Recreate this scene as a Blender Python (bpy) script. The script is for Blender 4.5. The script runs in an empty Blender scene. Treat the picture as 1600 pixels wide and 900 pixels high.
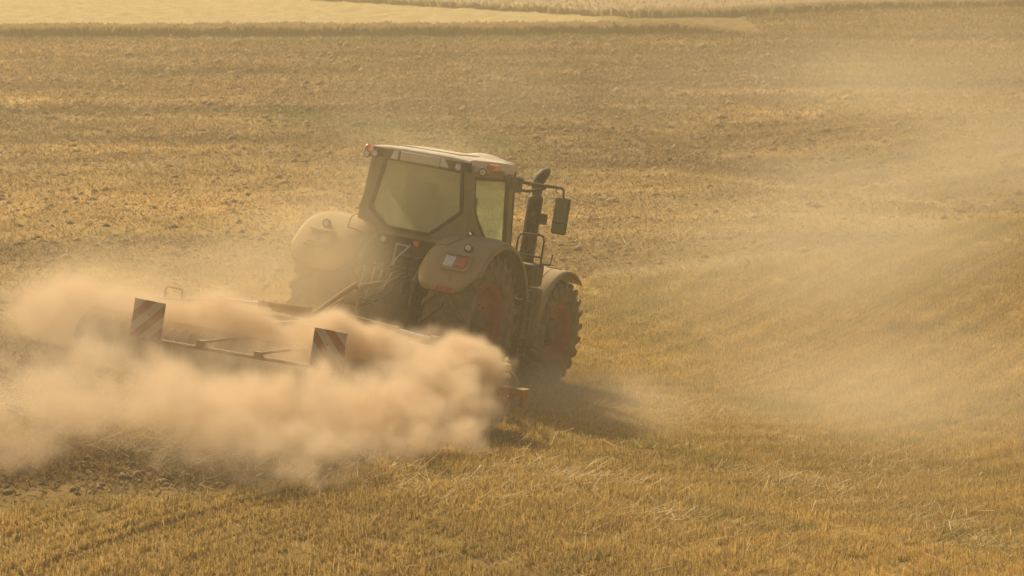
import bpy, math, random
import numpy as np
from mathutils import Vector, Matrix
random.seed(7); RNG = np.random.default_rng(11)
scene = bpy.context.scene
C = scene.collection

# ------------------------------------------------------------------ camera, light, exposure
CAM_Z = 7.99; PITCH = math.radians(9.0); FOC = 4537.0
cam_d = bpy.data.cameras.new('camera'); cam = bpy.data.objects.new('camera', cam_d); C.objects.link(cam)
cam.location = (0, 0, CAM_Z); cam.rotation_euler = (math.radians(90) - PITCH, 0, 0)
cam_d.sensor_width = 36; cam_d.lens = 36 * FOC / 1600; cam_d.clip_start = 0.5; cam_d.clip_end = 6000
cam_d.dof.use_dof = True; cam_d.dof.focus_distance = 41.0; cam_d.dof.aperture_fstop = 4.0
scene.camera = cam
SUN = Vector((-0.44, 0.80, 0.76)).normalized()
sun_el = math.asin(SUN.z); sun_az = math.atan2(SUN.x, SUN.y)
world = bpy.data.worlds.new('World'); scene.world = world; world.use_nodes = True
wn = world.node_tree.nodes; wl = world.node_tree.links
sky = wn.new('ShaderNodeTexSky'); sky.sky_type = 'NISHITA'; sky.sun_disc = False
sky.sun_elevation = sun_el; sky.sun_rotation = sun_az; sky.dust_density = 6.0; sky.air_density = 1.0; sky.ozone_density = 0.6
wl.new(sky.outputs[0], wn['Background'].inputs[0]); wn['Background'].inputs[1].default_value = 0.05
sd = bpy.data.lights.new('sun', 'SUN'); so = bpy.data.objects.new('sun', sd); C.objects.link(so)
sd.energy = 4.4; sd.angle = math.radians(2.5); sd.color = (1.0, 0.82, 0.53)
so.rotation_euler = SUN.to_track_quat('Z', 'Y').to_euler()
vs = scene.view_settings
scene.display_settings.display_device = 'sRGB'
vs.view_transform = 'Standard'; vs.look = 'None'; vs.gamma = 1.0; vs.exposure = 0.31
cy = scene.cycles
cy.use_denoising = True
try: cy.denoiser = 'OPENIMAGEDENOISE'
except Exception: pass
cy.max_bounces = 8; cy.diffuse_bounces = 3; cy.glossy_bounces = 2; cy.transmission_bounces = 4
cy.transparent_max_bounces = 12; cy.volume_bounces = 5; cy.volume_step_rate = 2.0; cy.volume_max_steps = 256
cy.use_adaptive_sampling = False

# ------------------------------------------------------------------ measuring helpers
UP = Vector((0, math.sin(PITCH), math.cos(PITCH))); DEP = Vector((0, math.cos(PITCH), -math.sin(PITCH)))
def at(px, py, depth):
    """world point seen at photo position px, py and lying depth metres off"""
    return Vector((0, 0, CAM_Z)) + DEP * depth + Vector((1, 0, 0)) * ((px - 800) / FOC * depth) + UP * ((450 - py) / FOC * depth)
def flat(px, py):
    """where the level field is met"""
    d = DEP + Vector((1, 0, 0)) * ((px - 800) / FOC) + UP * ((450 - py) / FOC)
    return (d.x * CAM_Z / -d.z, d.y * CAM_Z / -d.z)

yaw, pit, rol = 0.392785, 0.00596, 0.167552
Rz = Matrix.Rotation(-yaw, 3, 'Z'); Rx = Matrix.Rotation(pit, 3, 'X'); Ry = Matrix.Rotation(rol, 3, 'Y')
Rcam = Rz @ Rx @ Ry
Mcw = Matrix(((1, 0, 0), (0, DEP.y, UP.y), (0, DEP.z, UP.z)))
RT = Mcw @ Rcam
TP = Vector((0, 0, CAM_Z)) + Mcw @ Vector((-1.7096, 42.186, -1.3179))
TM = Matrix.Translation(TP) @ RT.to_4x4()
NRM = RT @ Vector((0, 0, 1))

# ------------------------------------------------------------------ numpy noise
_perm = RNG.permutation(256).astype(np.int64); _val = RNG.random(256)
def vnoise(x, y):
    xi = np.floor(x).astype(np.int64); yi = np.floor(y).astype(np.int64)
    fx = x - xi; fy = y - yi; fx = fx * fx * (3 - 2 * fx); fy = fy * fy * (3 - 2 * fy)
    h = lambda a, b: _val[_perm[(_perm[a & 255] + b) & 255]]
    return (h(xi, yi) * (1 - fx) + h(xi + 1, yi) * fx) * (1 - fy) + (h(xi, yi + 1) * (1 - fx) + h(xi + 1, yi + 1) * fx) * fy
def fbm(x, y, o=4):
    s = 0; a = 1; t = 0
    for i in range(o):
        s = s + a * vnoise(x + 17.3 * i, y - 9.1 * i); t += a; a *= .5; x = x * 2.03; y = y * 2.03
    return s / t - .5
def sstep(a, b, x):
    t = np.clip((x - a) / (b - a), 0, 1); return t * t * (3 - 2 * t)

# field borders, as y over x
def curve(pts):
    w = [flat(*p) for p in pts]; return np.array([p[0] for p in w]), np.array([p[1] for p in w])
FB = curve([(-700, 815), (0, 792), (250, 768), (500, 745), (720, 700), (800, 650), (850, 560), (905, 437), (1180, 405), (1400, 385), (1900, 365)])
CB = curve([(-300, 120), (0, 130), (430, 188), (800, 235), (1000, 262), (1250, 300), (1600, 345), (2000, 390)])
def yF(x): return np.interp(x, *FB)
def yC(x): return np.interp(x, *CB)
NX, NY, NZ = NRM
def foot_depth(px, row):
    """distance along the view at which the ground is met"""
    t = np.arange(26, 260, .05); d = DEP + Vector((1, 0, 0)) * ((px - 800) / FOC) + UP * ((450 - row) / FOC)
    below = (CAM_Z + d.z * t) < smooth_h(d.x * t, d.y * t); return float(t[np.argmax(below)])
def smooth_h(x, y):
    base = 0.25 * (fbm(x / 30 + 3, y / 30, 2)) * sstep(48, 75, y)
    # fold in the ground on the right: a crest with a dip beyond it
    yc = yC(x); s = sstep(1.0, 8.0, x)
    base = base + s * (0.35 * np.exp(-((y - yc + 2) / 5) ** 2) - 1.0 * np.exp(-((y - yc - 9) / 6.5) ** 2))
    pl = TP.z - (NX * (x - TP.x) + NY * (y - TP.y)) / NZ
    r = np.hypot(x - TP.x + .5, y - TP.y + 1.5)
    w = 1 - sstep(6.5, 18.0, r)
    return base * (1 - w) + pl * w
def curve_hit(pts):
    X = []; Y = []
    for px, row in pts:
        t = foot_depth(px, row); X.append((px - 800) / FOC * t); Y.append((DEP.y + UP.y * (450 - row) / FOC) * t)
    return np.array(X), np.array(Y)
FB = curve_hit([(-700, 815), (0, 792), (250, 768), (500, 745), (720, 700), (800, 650), (850, 560), (905, 437), (1180, 405), (1400, 385), (1900, 365)])
ROW_A = math.radians(50)   # angle of the drill rows
RC, RS = math.cos(ROW_A), math.sin(ROW_A)
def masks(x, y):
    wob = fbm(x / 3, y / 3, 3) * 1.6
    tilled = sstep(-.5, .6, y - yF(x) + wob * .8)         # 1 beyond the stubble
    dark = sstep(-2.5, 2.5, y - yC(x) + wob * 3)            # 1 in the far tilled ground
    return tilled, dark
def rough_h(x, y):
    t, d = masks(x, y)
    amp = .018 + .045 * t + .03 * d
    n = fbm(x * 2.2, y * 1.6, 4) * 2.0
    u = x * RS - y * RC
    tracks = (np.exp(-((((u + .6 * fbm(x / 6, y / 6, 2)) % 6.3) - 2.0) / .16) ** 2) + np.exp(-((((u + .6 * fbm(x / 6, y / 6, 2)) % 6.3) - 3.9) / .16) ** 2))
    return amp * n - .05 * tracks * (1 - t)
def ground_z(x, y): return smooth_h(x, y) + rough_h(x, y) * (1 - sstep(120, 200, y))

# ------------------------------------------------------------------ mesh helpers
def setp(o, label=None, cat=None, group=None, kind=None):
    if label: o['label'] = label
    if cat: o['category'] = cat
    if group: o['group'] = group
    if kind: o['kind'] = kind
    return o
def link(name, me, mat=None, parent=None):
    o = bpy.data.objects.new(name, me); C.objects.link(o)
    if mat: me.materials.append(mat)
    if parent: o.parent = parent
    return o
def empty(name, parent=None, loc=(0, 0, 0)):
    o = bpy.data.objects.new(name, None); C.objects.link(o); o.empty_display_size = .3; o.location = loc
    if parent: o.parent = parent
    return o
def np_mesh(name, verts, faces, k, cols=None, smooth=False):
    me = bpy.data.meshes.new(name); nv = len(verts); nf = len(faces)
    me.vertices.add(nv); me.vertices.foreach_set('co', verts.astype(np.float32).ravel())
    me.loops.add(nf * k); me.loops.foreach_set('vertex_index', faces.astype(np.int32).ravel())
    me.polygons.add(nf); me.polygons.foreach_set('loop_start', np.arange(0, nf * k, k, dtype=np.int32))
    if smooth: me.polygons.foreach_set('use_smooth', np.ones(nf, bool))
    me.update(calc_edges=True)
    if cols is not None:
        a = me.color_attributes.new('tint', 'FLOAT_COLOR', 'POINT')
        c = np.ones((nv, 4), np.float32); c[:, :3] = cols; a.data.foreach_set('color', c.ravel())
    return me

class MB:
    def __init__(s): s.v = []; s.f = []; s.sm = []
    def add(s, vs_, fs, smooth=False):
        o = len(s.v); s.v += [tuple(v) for v in vs_]; s.f += [tuple(i + o for i in f) for f in fs]; s.sm += [smooth] * len(fs); return s
    def box(s, c, d, rot=None, taper=1.0):
        c = Vector(c); h = Vector(d) / 2; vv = []
        for z in (-1, 1):
            k = taper if z > 0 else 1
            for x, y in ((-1, -1), (1, -1), (1, 1), (-1, 1)):
                p = Vector((x * h.x * k, y * h.y * k, z * h.z))
                if rot is not None: p = rot @ p
                vv.append(c + p)
        return s.add(vv, [(3, 2, 1, 0), (4, 5, 6, 7), (0, 1, 5, 4), (1, 2, 6, 5), (2, 3, 7, 6), (3, 0, 4, 7)])
    def bar(s, a, b, w, h):
        a = Vector(a); b = Vector(b); d = (b - a); q = d.to_track_quat('X', 'Z').to_matrix()
        return s.box((a + b) / 2, (d.length, w, h), q)
    def tube(s, pts, r, n=10, closed=False):
        pts = [Vector(p) for p in pts]; m = len(pts); rr = r if isinstance(r, (list, tuple)) else [r] * m
        rings = []; ref = None
        for i, p in enumerate(pts):
            a = pts[(i - 1) % m] if (closed or i > 0) else p; b = pts[(i + 1) % m] if (closed or i < m - 1) else p
            t = (b - a).normalized()
            if ref is None: ref = t.orthogonal().normalized()
            ref = (ref - t * ref.dot(t)).normalized(); bi = t.cross(ref)
            rings.append([p + (ref * math.cos(2 * math.pi * k / n) + bi * math.sin(2 * math.pi * k / n)) * rr[i] for k in range(n)])
        vv = [v for R_ in rings for v in R_]; ff = []
        for i in range(m if closed else m - 1):
            j = (i + 1) % m
            for k in range(n): ff.append((i * n + k, i * n + (k + 1) % n, j * n + (k + 1) % n, j * n + k))
        s.add(vv, ff, True)
        if not closed: s.add(rings[0], [tuple(reversed(range(n)))]); s.add(rings[-1], [tuple(range(n))])
        return s
    def lathe(s, c, ax, prof, n=32, cap=True):
        """prof: (distance along ax, radius)"""
        c = Vector(c); ax = Vector(ax).normalized(); e1 = ax.orthogonal().normalized(); e2 = ax.cross(e1); m = len(prof)
        vv = [c + ax * a + (e1 * math.cos(2 * math.pi * k / n) + e2 * math.sin(2 * math.pi * k / n)) * r for a, r in prof for k in range(n)]
        ff = [(i * n + k, i * n + (k + 1) % n, (i + 1) * n + (k + 1) % n, (i + 1) * n + k) for i in range(m - 1) for k in range(n)]
        s.add(vv, ff, True)
        if cap: s.add(vv[:n], [tuple(reversed(range(n)))]); s.add(vv[-n:], [tuple(range(n))])
        return s
    def prism(s, poly, t):
        t = Vector(t); n = len(poly); p = [Vector(q) for q in poly]
        return s.add(p + [q + t for q in p], [tuple(reversed(range(n))), tuple(range(n, 2 * n))] + [(i, (i + 1) % n, n + (i + 1) % n, n + i) for i in range(n)])
    def ring(s, out, inn, t):
        t = Vector(t); n = len(out); o = [Vector(q) for q in out]; i_ = [Vector(q) for q in inn]
        vv = o + i_ + [q + t for q in o] + [q + t for q in i_]; ff = []
        for k in range(n):
            j = (k + 1) % n
            ff += [(k, n + k, n + j, j), (2 * n + k, 2 * n + j, 3 * n + j, 3 * n + k), (k, j, 2 * n + j, 2 * n + k), (n + k, 3 * n + k, 3 * n + j, n + j)]
        return s.add(vv, ff)
    def grid(s, rows, smooth=True, thick=None):
        m = len(rows); n = len(rows[0]); vv = [v for r in rows for v in r]
        return s.add(vv, [(i * n + k, i * n + k + 1, (i + 1) * n + k + 1, (i + 1) * n + k) for i in range(m - 1) for k in range(n - 1)], smooth)
    def build(s, name, mat, parent=None, bevel=0, solid=0):
        me = bpy.data.meshes.new(name); me.from_pydata(s.v, [], s.f)
        me.polygons.foreach_set('use_smooth', s.sm); me.update()
        o = link(name, me, mat, parent)
        if solid:
            m = o.modifiers.new('s', 'SOLIDIFY'); m.thickness = solid; m.offset = 0
        if bevel:
            m = o.modifiers.new('b', 'BEVEL'); m.width = bevel; m.segments = 2; m.limit_method = 'ANGLE'; m.angle_limit = math.radians(40)
        return o

# ------------------------------------------------------------------ materials
def new_mat(name):
    m = bpy.data.materials.new(name); m.use_nodes = True
    return m, m.node_tree.nodes, m.node_tree.links, m.node_tree.nodes['Principled BSDF']
DUST = (0.46, 0.34, 0.18, 1)
def noise(n, l, scale, detail=5, rough=.6, vec=None):
    t = n.new('ShaderNodeTexNoise'); t.inputs['Scale'].default_value = scale; t.inputs['Detail'].default_value = detail; t.inputs['Roughness'].default_value = rough
    if vec is not None: l.new(vec, t.inputs['Vector'])
    return t.outputs['Fac']
def mrange(n, l, src, a, b, c=0., d=1.):
    r = n.new('ShaderNodeMapRange'); l.new(src, r.inputs[0])
    for i, v_ in zip((1, 2, 3, 4), (a, b, c, d)): r.inputs[i].default_value = v_
    return r.outputs[0]
def math_(n, l, op, a, b):
    m = n.new('ShaderNodeMath'); m.operation = op; m.use_clamp = op != 'MULTIPLY_ADD'
    for i, v_ in enumerate((a, b)):
        if isinstance(v_, (int, float)): m.inputs[i].default_value = v_
        else: l.new(v_, m.inputs[i])
    return m.outputs[0]
def mixc(n, l, f, a, b):
    m = n.new('ShaderNodeMix'); m.data_type = 'RGBA'
    for s_, v_ in ((m.inputs[0], f), (m.inputs[6], a), (m.inputs[7], b)):
        if isinstance(v_, (int, float)): s_.default_value = v_
        elif isinstance(v_, tuple): s_.default_value = v_ if len(v_) == 4 else (*v_, 1)
        else: l.new(v_, s_)
    return m.outputs[2]
def painted(name, col, rough=.45, dust=.35, metal=0.0, up=.6, scale=3.0, bump=.0):
    m, n, l, b = new_mat(name)
    tc = n.new('ShaderNodeTexCoord'); geo = n.new('ShaderNodeNewGeometry')
    sx = n.new('ShaderNodeSeparateXYZ'); l.new(geo.outputs['Normal'], sx.inputs[0])
    upf = mrange(n, l, sx.outputs['Z'], .1, .9, 0, up)
    n1 = mrange(n, l, noise(n, l, scale, 6, .65, tc.outputs['Object']), .35, .7, dust - .18, dust + .22)
    n2 = mrange(n, l, noise(n, l, scale * 9, 4, .7, tc.outputs['Object']), .3, .7, -.07, .09)
    f = math_(n, l, 'ADD', math_(n, l, 'ADD', n1, upf), n2)
    l.new(mixc(n, l, f, (*col, 1), DUST), b.inputs['Base Color'])
    l.new(mrange(n, l, f, 0, .6, rough, .95), b.inputs['Roughness'])
    b.inputs['Metallic'].default_value = metal
    b.inputs['Specular IOR Level'].default_value = .35
    if bump:
        bp = n.new('ShaderNodeBump'); bp.inputs['Strength'].default_value = bump; bp.inputs['Distance'].default_value = .01
        l.new(noise(n, l, scale * 15, 4, .7, tc.outputs['Object']), bp.inputs['Height']); l.new(bp.outputs[0], b.inputs['Normal'])
    return m
M_green = painted('green_paint', (0.10, 0.15, 0.075), .35, .42, up=.5)
M_fender = painted('fender_paint', (0.06, 0.085, 0.035), .5, .66, up=.5)
M_white = painted('roof_paint', (0.72, 0.70, 0.64), .4, .2, up=.25)
M_black = painted('black_plastic', (0.022, 0.022, 0.02), .6, .12, up=.5)
M_blackclean = painted('black_clean', (0.012, 0.012, 0.011), .5, .06, up=.3)
M_tyre = painted('tyre_rubber', (0.025, 0.023, 0.02), .85, .4, up=.3, scale=5, bump=.4)
M_rimred = painted('red_rim', (0.30, 0.03, 0.015), .5, .2, up=.3)
M_steel = painted('dark_steel', (0.035, 0.03, 0.022), .6, .2, up=.4, metal=.0)
M_orangep = painted('implement_paint', (0.36, 0.085, 0.025), .5, .62, up=.5)
M_wear = painted('worn_steel', (0.16, 0.12, 0.09), .5, .4, up=.4, metal=.3)
M_seat = painted('seat_fabric', (0.03, 0.03, 0.03), .9, .1, up=.1)
def simple(name, col, rough=.4, metal=0, emit=None, coat=0):
    m, n, l, b = new_mat(name)
    tc = n.new('ShaderNodeTexCoord')
    f = mrange(n, l, noise(n, l, 14, 4, .6, tc.outputs['Object']), .35, .75, 0, .3)
    l.new(mixc(n, l, f, (*col, 1), DUST), b.inputs['Base Color'])
    b.inputs['Roughness'].default_value = rough; b.inputs['Metallic'].default_value = metal
    b.inputs['Coat Weight'].default_value = coat
    return m
M_chrome = simple('polished_rod', (0.9, 0.9, 0.9), .25, .3)  # whitish, less metallic base: the rod's highlight is put into the colour
M_amber = simple('amber_lens', (0.75, 0.13, 0.02), .25, coat=.5)
M_redlens = simple('red_lens', (0.55, 0.03, 0.02), .25, coat=.5)
M_dustlens = painted('dusted_lens', (0.30, 0.14, 0.08), .5, .7, up=.2)
M_clear = simple('clear_lens', (0.75, 0.73, 0.66), .2, coat=.6)
M_plate = simple('plate_panel', (0.62, 0.60, 0.52), .5)
M_mirror = simple('mirror_glass', (0.25, 0.27, 0.27), .12, .6)
def glass_mat(name, dust, tint):
    m, n, l, b = new_mat(name); tc = n.new('ShaderNodeTexCoord')
    tr = n.new('ShaderNodeBsdfTransparent'); tr.inputs[0].default_value = (*tint, 1)
    b.inputs['Base Color'].default_value = (.74, .73, .55, 1); b.inputs['Roughness'].default_value = .25  # dust film, its colour lightened to stand for bright haze seen through the pane
    mx = n.new('ShaderNodeMixShader')
    f = mrange(n, l, noise(n, l, 2.5, 5, .6, tc.outputs['Object']), .3, .7, dust - .1, dust + .1)
    tl = n.new('ShaderNodeBsdfTranslucent'); tl.inputs[0].default_value = (.80, .80, .60, 1); m2 = n.new('ShaderNodeMixShader'); m2.inputs[0].default_value = .5
    l.new(b.outputs[0], m2.inputs[1]); l.new(tl.outputs[0], m2.inputs[2])
    l.new(f, mx.inputs[0]); l.new(tr.outputs[0], mx.inputs[1]); l.new(m2.outputs[0], mx.inputs[2])
    l.new(mx.outputs[0], n['Material Output'].inputs[0]); return m
M_glass = glass_mat('cab_glass', .22, (.88, .93, .86))
M_rearglass = glass_mat('rear_glass', .68, (.87, .92, .84))
def warning_mat():
    m, n, l, b = new_mat('warning_stripes'); tc = n.new('ShaderNodeTexCoord'); s_ = n.new('ShaderNodeSeparateXYZ'); l.new(tc.outputs['Object'], s_.inputs[0])
    a = n.new('ShaderNodeMath'); a.operation = 'ADD'; l.new(s_.outputs['X'], a.inputs[0]); l.new(s_.outputs['Z'], a.inputs[1])
    c_ = n.new('ShaderNodeMath'); c_.operation = 'MULTIPLY'; l.new(a.outputs[0], c_.inputs[0]); c_.inputs[1].default_value = 3.3
    fr = n.new('ShaderNodeMath'); fr.operation = 'FRACT'; l.new(c_.outputs[0], fr.inputs[0])
    gt = n.new('ShaderNodeMath'); gt.operation = 'GREATER_THAN'; l.new(fr.outputs[0], gt.inputs[0]); gt.inputs[1].default_value = .5
    base = mixc(n, l, gt.outputs[0], (.60, .54, .44, 1), (.34, .04, .025, 1))
    f = mrange(n, l, noise(n, l, 5, 5, .6, tc.outputs['Object']), .35, .7, .18, .6)
    l.new(mixc(n, l, f, base, DUST), b.inputs['Base Color']); b.inputs['Roughness'].default_value = .5
    return m
M_warn = warning_mat()
def tint_mat(name, rough=.7, transl=.0):
    m, n, l, b = new_mat(name); a = n.new('ShaderNodeAttribute'); a.attribute_name = 'tint'
    l.new(a.outputs['Color'], b.inputs['Base Color']); b.inputs['Roughness'].default_value = rough
    b.inputs['Specular IOR Level'].default_value = .25
    if transl:
        t = n.new('ShaderNodeBsdfTranslucent'); l.new(a.outputs['Color'], t.inputs[0]); mx = n.new('ShaderNodeMixShader'); mx.inputs[0].default_value = transl
        l.new(b.outputs[0], mx.inputs[1]); l.new(t.outputs[0], mx.inputs[2]); l.new(mx.outputs[0], n['Material Output'].inputs[0])
    return m
M_straw = tint_mat('straw', .6, .35)
def ground_mat():
    m, n, l, b = new_mat('field_soil'); a = n.new('ShaderNodeAttribute'); a.attribute_name = 'tint'
    tc = n.new('ShaderNodeTexCoord')
    f = noise(n, l, 9, 8, .75, tc.outputs['Object']); f2 = noise(n, l, 1.1, 5, .6, tc.outputs['Object'])
    hsv = n.new('ShaderNodeHueSaturation'); l.new(a.outputs['Color'], hsv.inputs['Color'])
    v_ = math_(n, l, 'MULTIPLY', mrange(n, l, f, .25, .75, .55, 1.4), mrange(n, l, f2, .3, .7, .85, 1.15))
    v_.node.use_clamp = False; l.new(v_, hsv.inputs['Value'])
    l.new(hsv.outputs[0], b.inputs['Base Color']); b.inputs['Roughness'].default_value = .9; b.inputs['Specular IOR Level'].default_value = .1
    bp = n.new('ShaderNodeBump'); bp.inputs['Strength'].default_value = .8; bp.inputs['Distance'].default_value = .05
    l.new(f, bp.inputs['Height']); l.new(bp.outputs[0], b.inputs['Normal'])
    return m
M_ground = ground_mat()

# ------------------------------------------------------------------ the field: one sheet to the horizon
SOIL = np.array((.24, .145, .062)); STUB = np.array((.46, .31, .095)); GREENW = np.array((.17, .17, .05)); PALE = np.array((.45, .35, .165)); CROP = np.array((.36, .25, .13))
def far_y(pts):
    w = curve_hit([(a, max(b, -60)) for a, b in pts]); return lambda x: np.interp(x, *w)
y_strip0 = far_y([(-600, 62), (0, 58), (600, 57), (1150, 53), (1600, 48), (2200, 44)])
y_strip1 = far_y([(-600, 56), (0, 53.5), (400, 52), (700, 51.5), (930, 49), (1150, 50), (1600, 44)])
y_crop2 = far_y([(-900, -70), (250, -14), (540, 3), (1000, 28), (1130, 27), (1350, 16), (1600, 11), (2200, 5)])
def patch(x, y):
    """moister and drier patches and the passes of the implement"""
    t, d = masks(x, y)
    p = 1 - .07 * t + 1.5 * fbm(x / 9 + 5, y / 2.6, 4) * t + .6 * fbm(x / 5 + 5, y / 3, 3) * (1 - t)
    uu = x * RS - y * RC
    p = p + (1 - t) * .10 * np.sin(2 * np.pi * (uu + .5 * fbm(x / 5, y / 5, 2)) / (.75 + .0 * x)) * (.4 + .6 * sstep(-1, 4, x))
    p = p + d * .16 * np.sin(2 * np.pi * (y + .04 * x + 1.2 * fbm(x / 14, y / 5, 3)) / 1.45)
    return np.clip(p, .45, 1.6)
def weeds(x, y):
    t, d = masks(x, y)
    g = np.exp(-((y - yC(x) - 1.5) / 2.6) ** 2) * sstep(-8, -6, x) * (1 - sstep(-.5, 2, x)) * .65
    g += np.exp(-((y - y_strip0(x) + 2.0) / 2.2) ** 2) * sstep(-14, -8, x) * (1 - sstep(2, 6, x)) * .45
    g += np.clip(fbm(x / 4 + 40, y / 4, 3) - .12, 0, 1) * 1.4 * (1 - d)
    return np.clip(g * (.7 + .6 * (fbm(x / .7, y / .7, 2) + .5)), 0, .9)
def pale_tracks(x, y):
    a = np.exp(-((y - yC(x) + .8) / .9) ** 2) * sstep(2, 5, x) * .6 + np.exp(-((y - yF(x) - .2) / .3) ** 2) * sstep(1.3, 1.8, x) * (1 - sstep(4.5, 8, x)) * .6
    a += np.exp(-((y - yC(x) + 7 - .2 * x) / .8) ** 2) * .3 * sstep(-1, 1, x) + np.exp(-((y - 72 - .25 * x) / .7) ** 2) * .35 * (1 - sstep(-7, -5, x))
    return np.clip(a, 0, 1)
def ground_colour(x, y):
    t, d = masks(x, y)
    t = t[:, None]; d = d[:, None]; yy = y
    big = fbm(x / 9, y / 5, 4)[:, None]; mid = fbm(x / 1.3, y / 1.3, 3)[:, None]
    c = (STUB * .66 + SOIL * .2) * (1 - t) + (SOIL * .45 + STUB * .55) * t
    c = c * (1 - d * .75) + (SOIL * .8 + STUB * .2) * d * .75
    c = c * (1 + .5 * big + .35 * mid) * patch(x, y)[:, None]
    g = weeds(x, y)[:, None]; c = c * (1 - g) + GREENW * g
    pale = (yy > y_strip1(x)) & (yy < y_crop2(x)) & (x < 30)
    pr = (sstep(0, .8, yy - y_strip1(x)) * sstep(-.3, .3, y_crop2(x) - yy) * (1 - sstep(2.5, 5.5, x)))[:, None]
    far = (sstep(-.5, .5, yy - y_strip0(x)))[:, None]
    c = c * (1 - far) + (STUB * .48 + .01) * far  # stubble colour darkened to stand for the shade among straw
    c = c * (1 - pr) + PALE * pr * (1 + .12 * fbm(x / 12, y * 1.5, 3)[:, None])
    # paler tracks across the mid field
    tr = pale_tracks(x, y)
    c = c + (PALE - c) * np.clip(tr, 0, 1)[:, None]
    return np.clip(c, .01, .9)
def build_ground():
    u = np.concatenate([-np.geomspace(8, .32, 14), np.linspace(-.3, .3, 860), np.geomspace(.32, 8, 14)])
    ys = [-60, -20, 0, 12, 18, 22]
    y = 25.0
    while y < 150: ys.append(y); y += .05 + max(0, (y - 45)) * .0022
    ys += list(np.geomspace(152, 4000, 30)); ys = np.array(ys)
    U, Y = np.meshgrid(u, ys); X = U * np.maximum(Y, 25)
    x = X.ravel(); y = Y.ravel(); z = ground_z(x, y)
    nu, ny = len(u), len(ys); i = np.arange(ny - 1)[:, None] * nu + np.arange(nu - 1)[None]
    F = np.stack([i, i + 1, i + nu + 1, i + nu], -1).reshape(-1, 4)
    me = np_mesh('field', np.stack([x, y, z], 1), F, 4, ground_colour(x, y), True)
    setp(link('field', me, M_ground), kind='structure')
build_ground()

# ------------------------------------------------------------------ straw, stubble and crumbs (nobody could count them)
def blades(name, x, y, length, width, lean, az, col, lift=0.0, flatq=False):
    n = len(x); z = ground_z(x, y) + lift
    dirv = np.stack([np.cos(az) * np.sin(lean), np.sin(az) * np.sin(lean), np.cos(lean)], 1)
    sa = RNG.random(n) * np.pi; side = np.stack([np.cos(sa), np.sin(sa), np.zeros(n)], 1)
    side = side - dirv * (side * dirv).sum(1)[:, None]; side /= np.linalg.norm(side, axis=1)[:, None] + 1e-6
    p = np.stack([x, y, z], 1); w = (width / 2)[:, None]; L = length[:, None]
    v = np.stack([p - side * w, p + side * w, p + dirv * L + side * w * .8, p + dirv * L - side * w * .8], 1).reshape(-1, 3)
    f = np.arange(n * 4).reshape(-1, 4)
    me = np_mesh(name, v, f, 4, np.repeat(col, 4, 0))
    return setp(link(name, me, M_straw), kind='stuff')
def sample(n, y0, y1, fan=.235, power=1.0):
    y = y0 + (y1 - y0) * RNG.random(n) ** power
    x = (RNG.random(n) * 2 - 1) * fan * y
    return x, y
def straw_col(n, base, var=.25, dark=.0):
    k = 1 + (RNG.random(n)[:, None] - .5) * 2 * var
    h = 1 + (RNG.random((n, 3)) - .5) * .12
    c = np.array(base) * k * h
    if dark: c[RNG.random(n) < dark] *= .35
    return np.clip(c, .01, .95)
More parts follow.
